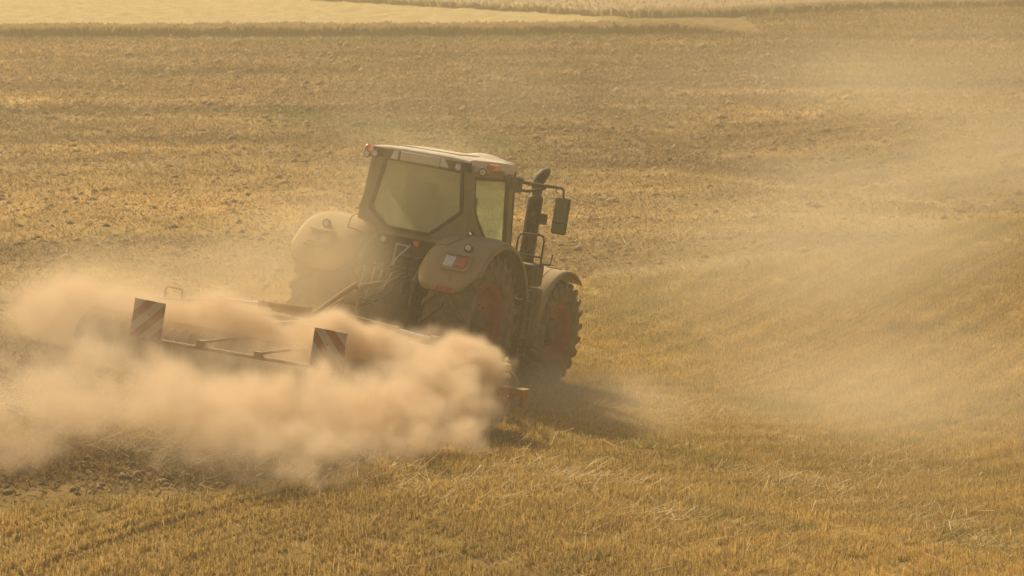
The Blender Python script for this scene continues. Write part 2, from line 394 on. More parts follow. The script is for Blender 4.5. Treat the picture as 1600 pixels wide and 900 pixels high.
def build_cover():
    # drilled stubble
    x, y = sample(1500000, 25.5, 60, .21, 1.0)
    u = x * RS - y * RC; w = x * RC + y * RS
    u = np.round(u / .15) * .15 + RNG.normal(0, .022, len(u))
    x = u * RS + w * RC; y = -u * RC + w * RS
    t, d = masks(x, y)
    dens = np.clip((fbm(x / .35, y / .35, 2) + .5 - .12) * 1.7, 0, 1) * (.75 + .5 * (fbm(x / 1.6, y / 1.6, 3) + .5))
    k = (t < RNG.random(len(x)) * .5) & (dens > RNG.random(len(x)) * .7)
    x, y = x[k], y[k]; n = len(x)
    L = np.clip(RNG.normal(.07, .025, n) * (.6 + .9 * (fbm(x / .8, y / .8, 3) + .5)), .02, .2); col = straw_col(n, (.575, .415, .15), .32, .07) * patch(x, y)[:, None]
    wet = (fbm(x / 2.5 + 9, y / 2.5, 3) > .1)[:, None]; col = np.where(wet, col * (.8, .85, .8), col)
    blades('stubble', x, y, L, RNG.uniform(.005, .012, n), np.abs(RNG.normal(0, .55, n)), RNG.random(n) * 6.283, col, -.01)
    # chopped straw and trash on the worked ground
    x, y = sample(950000, 30, 134, .215, .85); x2, y2 = sample(190000, 29, 42, .225, 1.0); k = x2 < 2.5; x = np.concatenate([x, x2[k]]); y = np.concatenate([y, y2[k]]); t, d = masks(x, y)
    dens = fbm(x / 1.6, y / 1.6, 3) + .5
    k = (t > RNG.random(len(x))) & (dens > RNG.random(len(x)) * .8) & ((y < y_strip0(x) - .3) | ((x > 10) & (y < y_crop2(x) - .3))); x, y, d = x[k], y[k], d[k]; n = len(x)
    sc = np.maximum(.6, .5 + (y - 36) / 95)
    col = straw_col(n, (.40, .268, .118), .34, .2); col = col * (1 - .12 * d[:, None]) * patch(x, y)[:, None]
    g = weeds(x, y)[:, None]; tk_ = pale_tracks(x, y)[:, None]; col = col * (1 - g) + np.array((.20, .19, .06)) * g; col = col + (np.array((.60, .46, .22)) - col) * tk_
    blades('straw_trash', x, y, RNG.uniform(.05, .16, n) * sc, RNG.uniform(.012, .03, n) * sc, RNG.uniform(.5, 1.6, n), RNG.random(n) * 6.283, col, 0)
    # loose pale straw lying in drifts on the stubble
    cl = [(1250, 730, 1.0, .5, 450), (1050, 565, 1.6, .8, 400), (1050, 860, .9, .5, 300), (120, 820, 1.9, .4, 1400), (560, 860, 2.0, .6, 500), (900, 800, 1.0, .5, 350),
          (1400, 780, 1.2, .8, 600), (1350, 640, 1.6, 1.2, 500), (970, 600, 1.0, .5, 500), (1560, 830, .8, .7, 500), (300, 850, 1.2, .6, 500), (1000, 830, 3.5, 3.0, 700), (1150, 650, 5., 5.0, 1200), (1060, 380, 4, 5.0, 2200), (930, 330, 2, 4, 1500)]
    X = []; Y = []
    for px, py, sx_, sy_, m in cl:
        cx_, cy_ = flat(px, py); X.append(RNG.normal(cx_, sx_ * .6, m)); Y.append(RNG.normal(cy_, sy_ * .9, m))
    x = np.concatenate(X); y = np.concatenate(Y); n = len(x)
    k = (RNG.random(n) < .55) | (x < 1); x = x[k]; y = y[k]; n = len(x)
    blades('loose_straw', x, y, RNG.uniform(.08, .30, n), RNG.uniform(.005, .011, n), RNG.uniform(1.0, 1.6, n), RNG.normal(.6, 1.6, n), straw_col(n, (.66, .52, .27), .22), .05)
build_cover()

# clods on the worked soil
def build_clods():
    n = 36000; x, y = sample(n * 2, 30, 112, .225, .9); x2, y2 = sample(30000, 29, 42, .225, 1.0); k = x2 < 2; x = np.concatenate([x, x2[k]]); y = np.concatenate([y, y2[k]]); t, d = masks(x, y)
    k = ((t * (.35 + .65 * d) * np.where(x < 0, 1.3, .8)) > RNG.random(len(x))) & (fbm(x / 2.2, y / 1.6, 3) + .5 > RNG.random(len(x)) * .9); x, y = x[k], y[k]; n = len(x)
    base = np.array([(1, 0, 0), (-1, 0, 0), (0, 1, 0), (0, -1, 0), (0, 0, 1), (0, 0, -1)], float)
    fc = np.array([(0, 2, 4), (2, 1, 4), (1, 3, 4), (3, 0, 4), (2, 0, 5), (1, 2, 5), (3, 1, 5), (0, 3, 5)])
    s_ = RNG.gamma(3, .014, n)[:, None, None] * np.maximum(.75, 0.8 + (y - 36) / 80)[:, None, None]
    a = RNG.random(n) * 6.283; ca, sa = np.cos(a), np.sin(a)
    v = base[None] * RNG.uniform(.6, 1.4, (n, 6, 3)) * s_
    v = np.stack([v[..., 0] * ca[:, None] - v[..., 1] * sa[:, None], v[..., 0] * sa[:, None] + v[..., 1] * ca[:, None], v[..., 2] * .7], -1)
    v = v + np.stack([x, y, ground_z(x, y)], 1)[:, None]
    f = (np.arange(n)[:, None, None] * 6 + fc[None]).reshape(-1, 3)
    me = np_mesh('soil_clods', v.reshape(-1, 3), f, 3, np.repeat(straw_col(n, (.27, .175, .085), .3), 6, 0))
    m, nn, l, b = new_mat('clod'); aa = nn.new('ShaderNodeAttribute'); aa.attribute_name = 'tint'; l.new(aa.outputs['Color'], b.inputs['Base Color']); b.inputs['Roughness'].default_value = .95
    setp(link('soil_clods', me, m), kind='stuff')
build_clods()

# standing crop: a strip across the field's end and the slope beyond
def crop(name, x0, x1, ya, yb, h, n, base):
    xs = np.arange(x0, x1, .25); rows = 14
    X = np.repeat(xs[None], rows + 2, 0); T = np.linspace(0, 1, rows)
    A = ya(xs); B = yb(xs); Y = np.stack([A - .02] + [A + (B - A) * t + .05 for t in T] + [B + .1])
    edge = sstep(0, 3, x1 - xs)
    Z = ground_z(X.ravel(), Y.ravel()).reshape(X.shape)
    H = (h + .12 * fbm(X.ravel() / 1.2, Y.ravel() / 2, 3).reshape(X.shape)) * (.05 + .95 * edge)
    H[0] = -.05; H[-1] = -.05; Z = Z + H
    nx = len(xs); i = np.arange(rows + 1)[:, None] * nx + np.arange(nx - 1)[None]
    F = np.stack([i, i + 1, i + nx + 1, i + nx], -1).reshape(-1, 4)
    c = np.array(base) * (1 + .25 * fbm(X.ravel() * 1.3, Y.ravel() / 2, 3)[:, None])
    # stalks
    x = RNG.uniform(x0, x1, n); t = RNG.random(n) ** 2.2; y = ya(x) + (yb(x) - ya(x)) * t - .25 * (RNG.random(n) < .3) * RNG.random(n)
    L = (h + RNG.normal(.04, .035, n)) * (.1 + .9 * sstep(0, 3, x1 - x)); w = RNG.uniform(.015, .04, n)[:, None]
    p = np.stack([x, y, ground_z(x, y)], 1); q = p + np.stack([RNG.normal(0, .06, n), RNG.normal(0, .06, n), L], 1); s = np.array([[1, .2, 0]])
    v = np.stack([p - s * w, p + s * w, q + s * w, q - s * w], 1).reshape(-1, 3)
    o = X.size; F = np.concatenate([F, o + np.arange(n * 4).reshape(-1, 4)])
    V = np.concatenate([np.stack([X.ravel(), Y.ravel(), Z.ravel()], 1), v])
    c = np.concatenate([c, np.repeat(straw_col(n, base, .12, .03), 4, 0)])
    setp(link(name, np_mesh(name, V, F, 4, c), M_straw), kind='stuff')
crop('standing_crop_strip', -32, 9.7, y_strip0, lambda x: y_strip1(x), .34, 60000, (.42, .31, .165))
crop('distant_crop', -60, 60, y_crop2, lambda x: y_crop2(x) + 45, .28, 22000, (.44, .32, .165))

# ------------------------------------------------------------------ TRACTOR (local: X right, Y forward, Z up)
tr = empty('tractor'); tr.matrix_world = TM
setp(tr, 'dusty dark green farm tractor with white roof seen from behind', 'tractor')

def wheel(name, cx_, cy_, R_, W_, rimR, steer=0.0):
    side = 1 if cx_ > 0 else -1
    w = empty(name, tr, (cx_, cy_, R_)); w.rotation_euler = (random.random(), 0, steer) if not steer else (0, 0, steer)
    ty = MB(); hw = W_ / 2; Rc = R_ - .055
    prof = [(-hw * .72, rimR), (-hw * .9, rimR + .06), (-hw * 1.0, rimR + (Rc - rimR) * .45), (-hw * .97, Rc - .1), (-hw * .86, Rc - .03), (-hw * .4, Rc + .005), (hw * .4, Rc + .005), (hw * .86, Rc - .03), (hw * .97, Rc - .1), (hw * 1.0, rimR + (Rc - rimR) * .45), (hw * .9, rimR + .06), (hw * .72, rimR)]
    ty.lathe((0, 0, 0), (1, 0, 0), prof, 64, cap=False)
    nl = 22
    for k in range(nl):
        for s in (-1, 1):
            a0 = 2 * math.pi * (k + (.5 if s > 0 else 0)) / nl
            # chevron lug: from the centre line forward out to the shoulder and down the sidewall
            path = []
            for q in range(6):
                u_ = q / 5; xx = s * hw * (.04 + .93 * u_); aa = a0 + (.30 * u_) 
                rr = R_ - .004 - .035 * max(0, u_ - .6) ** 1.2 * 2.5
                path.append((xx, aa, rr))
            path.append((s * hw * 1.02, a0 + .315, R_ - .15))
            vv = []; ff = []
            for i, (xx, aa, rr) in enumerate(path):
                wd = .030 + .012 * (i / 6)
                for da, dr in ((-1, 0), (1, 0), (1.35, -1), (-1.35, -1)):
                    A = aa + da * wd / R_ ; r2 = rr + dr * (.075)
                    vv.append((xx, math.cos(A) * r2, math.sin(A) * r2))
            for i in range(len(path) - 1):
                for j in range(4): ff.append((i * 4 + j, i * 4 + (j + 1) % 4, (i + 1) * 4 + (j + 1) % 4, (i + 1) * 4 + j))
            ff += [(0, 1, 2, 3), tuple(reversed([len(vv) - 4 + j for j in range(4)]))]
            ty.add(vv, ff)
    ty.build('tyre', M_tyre, w)
    rm = MB(); o = side
    rm.lathe((0, 0, 0), (o, 0, 0), [(-hw * .74, rimR - .05), (-hw * .76, rimR + .03), (-hw * .70, rimR + .01), (hw * .70, rimR + .01), (hw * .78, rimR + .035), (hw * .76, rimR - .02), (hw * .55, rimR - .05), (hw * .30, rimR - .09), (hw * .18, rimR * .55), (hw * .32, rimR * .42), (hw * .32, .02)], 48, cap=True)
    rm.build('rim', M_rimred, w)
    hb = MB(); hb.lathe((0, 0, 0), (o, 0, 0), [(hw * .3, .19), (hw * .62, .17), (hw * .68, .13), (hw * .68, .01)], 24)
    for k in range(10):
        a = k * math.pi / 5; hb.lathe((o * hw * .32, math.cos(a) * rimR * .47, math.sin(a) * rimR * .47), (o, 0, 0), [(0, .018), (.04, .018), (.04, .002)], 8)
    hb.build('hub', M_steel, w)
    return w
for s in (1, -1):
    wheel('rear_wheel', s * (1.01 if s > 0 else 1.08), 0, 1.03, .70, .56)
    wheel('front_wheel', s * .99, 3.05, .82, .58, .44, -.06)

# rear fenders
def fender_pt(cx0, cx1, a, t, r0=1.215):
    """a: angle from the rear horizontal over the top; t: 0 inner .. 1 outer"""
    X = cx0 + (cx1 - cx0) * t
    e = max(0, (abs(t - .45) - .30) / .55); r = r0 - .28 * e ** 2 - (.10 * max(0, (.28 - t) / .28) ** 2 if t < .28 else 0)
    return Vector((X, -math.cos(a) * r * .97, 1.03 + math.sin(a) * r))
for s in (1, -1):
    fi_, fo_ = .50, (1.44 if s > 0 else 1.53)
    fm = MB(); rows = []
    A0, A1 = math.radians(21), math.radians(160)
    for i in range(33):
        a = A0 + (A1 - A0) * i / 32; row = []
        for k in range(17):
            t = k / 16
            # rounded lower corners of the rear plate
            aa = a
            if i < 8:
                c_ = max(0, abs(t - .5) - .22) / .28; aa = a + (1 - i / 8) * (.30 * c_ ** 2.2)
            p = fender_pt(fi_, fo_, aa, t); row.append((s * p.x, p.y, p.z))
        rows.append(row)
    fm.grid(rows)
    lip = [[(v[0], v[1], v[2]) for v in (r[-1],)] + [(s * (fo_ + .01), r[-1][1] * .955, 1.03 + (r[-1][2] - 1.03) * .955)] for r in rows]
    fm.grid(lip)
    inner = [[(s * fi_, r[0][1], r[0][2]), (s * fi_, r[0][1] * .75, 1.03 + (r[0][2] - 1.03) * .8)] for r in rows]
    fm.grid(inner)
    fd = fm.build('rear_fender', M_fender, tr, solid=.02)
    # raised seam bead
    sm_ = MB(); pts = []
    for i in range(30):
        a = math.radians(60) + (math.radians(155) - math.radians(60)) * i / 29
        p = fender_pt(fi_, fo_, a, .30 + .5 * (i / 29) ** .8, 1.223); pts.append((s * p.x, p.y, p.z))
    p = [fender_pt(fi_, fo_, math.radians(60), t, 1.223) for t in (.02, .1, .2, .3)]
    sm_.tube([(s * q.x, q.y, q.z) for q in p] + pts, .012, 6); sm_.build('seam', M_black, fd)
    # tail lamp cluster, recessed housing
    yb = -1.0
    def on(xl, z, off=0.0):   # point just off the fender's skin
        a = math.asin(min(.99, (z - 1.03) / 1.215)); r = 1.215
        return Vector((s * xl, -math.cos(a) * r * .97 - off, z))
    q = Matrix.Rotation(math.radians(-42), 3, 'X')
    lh = MB(); c = on(1.08 if s > 0 else 1.10, 1.86, .0)
    lh.box(c, (.40, .09, .27), q); lh.bar(c + q @ Vector((-.2, -.06, .15)), c + q @ Vector((.22, -.06, .15)), .10, .015)
    L = lh.build('tail_lamp', M_fender, tr, bevel=.015)
    sg = 1 if s > 0 else -1
    MB().box(c + q @ Vector((-.10 * sg, -.05, -.0)), (.15, .03, .19), q).build('reversing_lens', M_clear if s > 0 else M_dustlens, L, bevel=.01)
    MB().box(c + q @ Vector((.075 * sg, -.05, -.0)), (.16, .03, .19), q).build('brake_lens', M_redlens if s > 0 else M_dustlens, L, bevel=.01)
    MB().box(on(1.03, 1.51, .012), (.24, .02, .06), Matrix.Rotation(math.radians(-22), 3, 'X')).build('reflector', M_redlens if s > 0 else M_dustlens, tr)
    # round work light on a bracket
    wc = on(1.13, 2.10, .10)
    wlm = MB().lathe(wc, (0, -1, .12), [(-.06, .03), (-.05, .055), (0, .062), (.015, .062), (.015, .045)], 20)
    wlm.tube([wc + Vector((0, .03, -.02)), wc + Vector((.05, .08, -.10)), wc + Vector((0.0, .12, -.12))], .012, 6)
    W = wlm.build('fender_work_light', M_black, tr)
    MB().lathe(wc, (0, -1, .12), [(.005, .044), (.018, .042), (.02, .001)], 20).build('lens', M_clear, W)

# front fenders
for s in (1, -1):
    fm = MB(); rows = []
    for i in range(25):
        a = math.radians(-12) + math.radians(140) * i / 24; row = []
        for k in range(9):
            t = k / 8; r = .97 - .05 * max(0, abs(t - .45) - .38) ** 1 * 3
            row.append((s * (.66 + .62 * t), 3.05 - math.cos(a) * r, .82 + math.sin(a) * r))
        rows.append(row)
    fm.grid(rows); ff_ = fm.build('front_fender', M_fender, tr, solid=.02)
    rb = MB()
    for t in (.28, .6):
        rb.tube([(s * (.66 + .62 * t), 3.05 - math.cos(a) * .975, .82 + math.sin(a) * .975) for a in np.radians(np.linspace(-8, 90, 16))], .012, 6)
    rb.bar((s * .9, 3.0, .82 + .985), (s * 1.15, 3.0, .82 + .985), .05, .01)
    rb.build('fender_rib', M_black, ff_)
    MB().bar((s * .5, 3.05, .95), (s * .75, 2.9, 1.75), .06, .05).build('fender_bracket', M_steel, tr)

# cab
YR, YFr = -.20, 1.42
def Pz(x, z, y=YR):   # rear plane leans slightly
    return (x, y + .03 * (3.2 - z) * -1.5, z)
hexw = [(-.53, 3.13), (.64, 3.11), (.72, 2.57), (.30, 2.19), (-.36, 2.20), (-.64, 2.42)]
hexo = [(-.67, 3.28), (.80, 3.26), (.88, 2.55), (.90, 2.10), (-.86, 2.10), (-.86, 2.42)]
hexf = [(-.58, 3.17), (.68, 3.15), (.775, 2.55), (.32, 2.14), (-.385, 2.15), (-.695, 2.40)]
MB().ring([Pz(*p) for p in hexo], [Pz(*p) for p in hexf], (0, .10, 0)).build('rear_body_panel', M_green, tr, bevel=.015)
win = MB().ring([Pz(*p, YR - .012) for p in hexf], [Pz(*p, YR - .012) for p in hexw], (0, .05, 0)).build('rear_window', M_black, tr, bevel=.006)
MB().prism([Pz(x * 1.005, z, YR + .01) for x, z in hexw], (0, .008, 0)).build('glass', M_rearglass, win)
# sides
for s in (1, -1):
    xo, xi = .80, .86
    def S(y, z): return (s * (.80 + (3.2 - z) * .055), y, z)
    out = [S(YR + .02, 3.24), S(YFr + .02, 3.22), S(YFr + .14, 2.05), S(.9, 1.75), S(.1, 2.3), S(YR - .02, 2.3)]
    inn = [S(-.04, 3.08), S(1.22, 3.08), S(1.34, 2.1), S(.95, 1.86), S(.20, 2.42), S(.03, 2.62)]
    MB().ring(out, inn, (-s * .07, 0, 0)).build('side_pillar_frame', M_green, tr, bevel=.012)
    dr_ = MB().ring([S(y, z) for y, z in ((-.05, 3.09), (1.23, 3.09), (1.35, 2.09), (.95, 1.84), (.19, 2.40), (.01, 2.62))],
              [S(y, z) for y, z in ((0, 3.04), (1.14, 3.04), (1.24, 2.12), (.95, 1.92), (.24, 2.46), (.07, 2.64))], (-s * .03, 0, 0)).build('door', M_blackclean, tr)
    MB().prism([Vector(S(y, z)) - Vector((s * .015, 0, 0)) for y, z in ((0, 3.04), (1.14, 3.04), (1.24, 2.12), (.95, 1.92), (.24, 2.46), (.07, 2.64))], (-s * .006, 0, 0)).build('door_glass', M_glass, dr_)
    MB().tube([S(1.2, 2.25), S(1.21, 2.6)], .012, 6).build('handle', M_blackclean, dr_)
# front frame and windscreen
fo = [(-.82, YFr, 3.22), (.82, YFr, 3.22), (.87, YFr + .16, 1.9), (-.87, YFr + .16, 1.9)]
fi = [(-.72, YFr, 3.10), (.72, YFr, 3.10), (.76, YFr + .15, 2.0), (-.76, YFr + .15, 2.0)]
MB().ring(fo, fi, (0, -.05, 0)).build('front_pillar_frame', M_blackclean, tr, bevel=.01)
MB().prism([(x, y - .02, z) for x, y, z in fi], (0, -.006, 0)).build('windscreen', M_glass, tr)
# lower cab body between the fenders
lb = MB(); lb.box((0, .55, 1.85), (1.1, 1.6, .60)); lb.box((0, .75, 1.45), (1.5, 1.2, .5)); lb.build('cab_floor', M_black, tr, bevel=.03)
MB().box((0, YR - .035, 2.09), (1.70, .10, .05)).build('window_ledge', M_fender, tr, bevel=.01)
rp = MB(); rp.box((0, YR + .06, 1.88), (1.1, .16, .36)); rp.box((-.02, YR - .08, 1.80), (.62, .14, .06)); rp.build('rear_lower_panel', M_black, tr, bevel=.02)
# interior
st = MB(); st.box((.05, .42, 2.02), (.50, .48, .14)); st.box((.05, .20, 2.40), (.46, .12, .66), Matrix.Rotation(math.radians(10), 3, 'X')); st.box((.05, .13, 2.80), (.26, .09, .18)); st.box((.05, .42, 1.86), (.3, .3, .25))
st.build('driver_seat', M_seat, tr, bevel=.04)
MB().box((.42, .55, 2.26), (.10, .45, .08)).box((.45, .82, 2.40), (.16, .05, .16)).tube([(.43, .75, 2.28), (.44, .80, 2.55), (.40, .82, 2.72)], .014, 6).build('armrest_console', M_seat, tr, bevel=.01)
sw = MB(); sc_ = Vector((.05, 1.02, 2.42)); ax1 = Vector((1, 0, 0)); ax2 = Vector((0, .75, .66))
sw.tube([sc_ + ax1 * math.cos(a) * .20 + ax2 * math.sin(a) * .20 for a in np.linspace(0, 2 * math.pi, 24, endpoint=False)], .017, 8, closed=True)
for a in (0.3, 2.8, 4.7): sw.tube([sc_, sc_ + ax1 * math.cos(a) * .19 + ax2 * math.sin(a) * .19], .012, 6)
sw.tube([sc_, (.05, 1.25, 1.95)], .04, 10); sw.box((.05, 1.30, 2.1), (.35, .18, .3)); sw.build('steering_wheel', M_seat, tr)
MB().box((.30, 1.15, 2.62), (.17, .05, .24), Matrix.Rotation(.5, 3, 'Z')).tube([(.30, 1.16, 2.5), (.36, 1.25, 2.2)], .014, 6).build('terminal_screen', M_blackclean, tr, bevel=.01)

# roof
rf = MB()
def roof_row(y, z, hw, cr):
    return [((hw - .045) * k + .045, y, z + cr * (1 - abs(k) ** 3)) for k in np.linspace(-1, 1, 15)]
prof = [(YR - .12, 3.262, .80, .0), (YR - .15, 3.285, .815, .02), (YR - .10, 3.31, .80, .025), (YR + .05, 3.325, .80, .03), (.4, 3.325, .82, .03), (1.0, 3.315, .83, .03), (1.42, 3.30, .81, .02), (1.57, 3.26, .78, .01), (1.61, 3.20, .77, .0), (1.54, 3.17, .76, 0)]
rows = [roof_row(*p) for p in prof]; rf.grid(rows)
for s in (0, -1):
    rf.add([r[s] for r in rows] + [(r[s][0], r[s][1], 3.16) for r in rows], [(i, i + 1, len(rows) + i + 1, len(rows) + i) for i in range(len(rows) - 1)])
rf.add([(-.7, YR - .1, 3.165), (.8, YR - .1, 3.165), (.76, 1.56, 3.165), (-.7, 1.56, 3.165)], [(0, 1, 2, 3)])
roof = rf.build('roof', M_white, tr)
b2 = MB(); b2.grid([[(x, y, 3.32 + .085 * math.cos(min(1, abs(x - .30) / .38) * math.pi / 2) * math.cos(min(1, abs(y - 1.35) / .32) * math.pi / 2)) for x in np.linspace(-.08, .68, 13)] for y in np.linspace(1.03, 1.67, 11)])
b2.build('roof_pod', M_white, roof)
MB().box((0, .45, 3.362), (.9, .8, .02)).build('roof_hatch', M_white, roof, bevel=.01)
# dark visor under the roof's rear edge
vz = MB(); vz.prism([(-.71, YR - .10, 3.30), (.84, YR - .10, 3.285), (.86, YR - .09, 3.14), (.62, YR - .07, 3.135), (-.52, YR - .07, 3.155), (-.68, YR - .09, 3.17)], (0, -.07, 0))
vz.build('rear_visor', M_black, tr, bevel=.015)
pt = MB(); pt.box((.06, YR - .185, 3.225), (.62, .03, .125)); P_ = pt.build('number_plate_holder', M_plate, tr, bevel=.008)
MB().prism([(-.36, YR - .175, 3.28), (-.29, YR - .175, 3.285), (-.29, YR - .175, 3.165), (-.40, YR - .175, 3.165)], (0, -.03, 0)).build('plate_lamp', M_clear, P_)
MB().prism([(.39, YR - .175, 3.285), (.44, YR - .175, 3.28), (.53, YR - .175, 3.165), (.39, YR - .175, 3.165)], (0, -.03, 0)).build('plate_lamp', M_clear, P_)
def work_light(c, d, r=.062, lens=M_clear):
    o = MB().lathe(c, d, [(-.07, r * .5), (-.05, r * .9), (0, r), (.02, r), (.02, r * .78)], 20).build('work_light', M_black, tr)
    MB().lathe(c, d, [(.006, r * .8), (.022, r * .74), (.026, .001)], 20).build('lens', lens, o); return o
work_light((-.65, YR - .20, 3.20), (0, -1, 0), .058); work_light((-.82, YR - .10, 3.17), (-.1, -1, 0), .052)
work_light((.68, YR - .20, 3.20), (0, -1, 0)); work_light((.90, -.03, 3.17), (.35, -1, 0), .062)
work_light((-.33, YR - .17, 2.00), (0, -1, .05), .055); work_light((.20, YR - .17, 2.01), (0, -1, .05), .062, M_amber)
def beacon(c, r, h, horiz=False):
    b_ = MB().lathe(c, (0, 0, 1), [(-.05, r * .8), (0, r * .9), (0, r)], 16).build('beacon', M_black, tr)
    MB().lathe(c, (0, 0, 1), [(0, r * .92), (h * .4, r), (h * .8, r * .8), (h, r * .35), (h, .001)], 16).build('lens', M_amber, b_)
beacon((-.86, YR - .02, 3.19), .06, .12)
im = MB(); im.box((.87, .42, 3.24), (.12, .26, .10)); im.build('side_indicator', M_amber, tr, bevel=.03)
MB().box((.86, .60, 3.19), (.10, .34, .04)).tube([(.84, .6, 3.2), (.92, .72, 3.16), (.92, .85, 3.12)], .02, 6).build('indicator_bracket', M_black, tr, bevel=.008)
MB().lathe((.92, 1.05, 3.04), (.2, .98, 0), [(-.06, .03), (-.03, .075), (.03, .075), (.05, .05)], 16).box((.88, 1.12, 3.1), (.1, .3, .08)).build('front_corner_lamp', M_blackclean, tr)

# exhaust stack and grab rails on the right
ex = MB(); eb = Vector((.97, 1.95, 0))
ex.lathe((eb.x, eb.y, 1.72), (0, 0, 1), [(0, .10), (.02, .115), (1.12, .115), (1.17, .10), (1.17, .085), (1.28, .085)], 24)
ex.tube([(eb.x, eb.y, 2.95), (eb.x, eb.y, 3.06), (eb.x + .01, eb.y + .03, 3.15), (eb.x + .04, eb.y + .09, 3.23), (eb.x + .07, eb.y + .17, 3.29)], [.082, .085, .09, .085, .045], 16)
ex.build('exhaust_stack', M_blackclean, tr)
MB().box((eb.x + .17, eb.y - .02, 2.56), (.12, .10, .16)).tube([(eb.x + .1, eb.y, 2.6), (eb.x + .2, eb.y, 2.6)], .02, 6).build('exhaust_bracket', M_steel, tr, bevel=.01)
rl = MB(); rr_ = [(.98, 1.48, 1.85), (.98, 1.48, 2.24), (.985, 1.52, 2.30), (1.00, 1.62, 2.32), (1.22, 1.72, 2.33), (1.27, 1.74, 2.31), (1.29, 1.75, 2.26), (1.29, 1.75, 1.85)]
rl.tube(rr_, .017, 8); rl.tube([(.98, 1.48, 2.02), (1.29, 1.75, 2.0)], .015, 8); rl.tube([(1.29, 1.75, 1.9), (1.34, 2.0, 1.9), (1.34, 2.05, 2.05)], .015, 8); rl.build('grab_rail', M_blackclean, tr)
tk = MB(); tk.box((1.00, 1.80, 1.72), (.50, .50, .34)); tk.box((1.05, 1.75, 1.35), (.42, .70, .35)); tk.box((1.0, 1.4, 1.0), (.5, 1.1, .55)); tk.build('side_tank', M_black, tr, bevel=.04)
sp = MB()
for i in range(4): sp.box((1.18, 1.35, .55 + i * .27), (.36, .30, .03)); 
sp.bar((1.33, 1.22, .5), (1.33, 1.22, 1.5), .03, .05); sp.bar((1.33, 1.5, .5), (1.33, 1.5, 1.5), .03, .05); sp.build('access_steps', M_steel, tr)
# mirrors
for s in (1, -1):
    mm = MB()
    if s > 0:
        mm.tube([(.80, 1.45, 3.08), (1.05, 1.62, 3.06), (1.30, 1.70, 3.07), (1.46, 1.72, 3.07), (1.49, 1.72, 3.04), (1.50, 1.72, 2.93)], [.030, .028, .024, .018, .016, .016], 8)
        mm.tube([(.80, 1.45, 2.95), (.98, 1.58, 2.95), (1.12, 1.64, 2.99), (1.22, 1.68, 3.04)], .024, 8); mm.box((.84, 1.47, 3.02), (.12, .12, .22))
        mm.tube([(1.38, 1.71, 3.05), (1.37, 1.71, 3.0), (1.41, 1.71, 2.99)], .009, 6)
        cxm = 1.50
    else:
        mm.tube([(-.80, 1.45, 3.08), (-.95, 1.5, 3.08), (-.98, 1.5, 3.0)], .02, 8); mm.tube([(-.97, 1.5, 3.05), (-.98, 1.5, 2.4)], .010, 6); cxm = -1.0
    A = mm.build('mirror_arm', M_blackclean, tr)
    if s > 0:
        q = Matrix.Rotation(math.radians(-4), 3, 'Z')
        hs = MB(); hs.box((cxm, 1.73, 2.66), (.24, .09, .55), q); H = hs.build('mirror_housing', M_blackclean, A, bevel=.035)
        MB().box((cxm, 1.68, 2.73), (.19, .012, .34), q).build('mirror_glass', M_mirror, H, bevel=.01)
        MB().box((cxm, 1.68, 2.475), (.19, .012, .13), q).build('wide_angle_glass', M_mirror, H, bevel=.01)
# engine hood, frame, axles
hd = MB(); rows = []
for y, hw, zt in ((1.55, .42, 2.02), (2.2, .42, 2.02), (3.0, .42, 1.96), (3.8, .40, 1.85), (4.25, .36, 1.70), (4.40, .30, 1.45)):
    rows.append([(x_ * hw, y, z_) for x_, z_ in ((-1, 1.05), (-1, 1.45), (-1, zt - .14), (-.85, zt - .03), (-.5, zt), (0, zt + .02), (.5, zt), (.85, zt - .03), (1, zt - .14), (1, 1.45), (1, 1.05))])
hd.grid(rows); hd.add(rows[-1], [tuple(range(11))]); hd.build('engine_hood', M_green, tr)
ch = MB(); ch.box((0, 2.4, .95), (.55, 3.6, .5)); ch.box((0, .05, 1.0), (.70, .75, .62)); ch.lathe((-1.0, 0, 1.03), (1, 0, 0), [(0, .18), (.3, .2), (.6, .24), (1.4, .24), (1.7, .2), (2.0, .18)], 20)
ch.lathe((-.8, 3.05, .82), (1, 0, 0), [(0, .2), (.2, .14), (1.4, .14), (1.6, .2)], 16); ch.build('chassis', M_steel, tr, bevel=.02)
# rear hitch, remotes and hoses
hi = MB()
hi.box((0, -.45, 1.05), (.55, .25, .55)); hi.box((0, -.60, 1.38), (.42, .12, .20)); hi.box((0, -.62, .70), (.36, .2, .2))
for s in (1, -1):
    hi.tube([(s * .30, -.35, 1.62), (s * .44, -.75, 1.55), (s * .46, -.85, 1.48)], .05, 8); hi.tube([(s * .46, -.85, 1.5), (s * .47, -.95, .72)], .03, 8)
    hi.bar((s * .30, -.25, .62), (s * .48, -1.35, .66), .05, .11); hi.lathe((s * .26, -.42, 1.3), (0, 0, 1), [(-.3, .05), (.3, .05)], 12)
hi.tube([(0, -.5, 1.45), (0, -1.2, 1.40), (0, -1.75, 1.36)], .035, 10); hi.build('rear_hitch', M_steel, tr, bevel=.008)
hv = MB()
for i in range(6): hv.box((-.30 + i * .12, -.62, 1.60), (.07, .10, .12))
hv.build('remote_valves', M_black, tr, bevel=.01)
tf = MB(); tf.tube([(-.10, YR - .2, 1.97), (.08, YR - .2, 1.96)], .012, 6); tf.tube([(-.10, YR - .2, 1.97), (-.10, YR - .25, 1.70), (-.13, YR - .35, 1.45), (-.15, YR - .4, 1.3)], .013, 6); tf.tube([(.12, YR - .2, 1.98), (-.06, YR - .24, 1.76), (-.10, YR - .26, 1.62)], .015, 6)
tf.build('tow_cable_hanger', M_plate, tr)
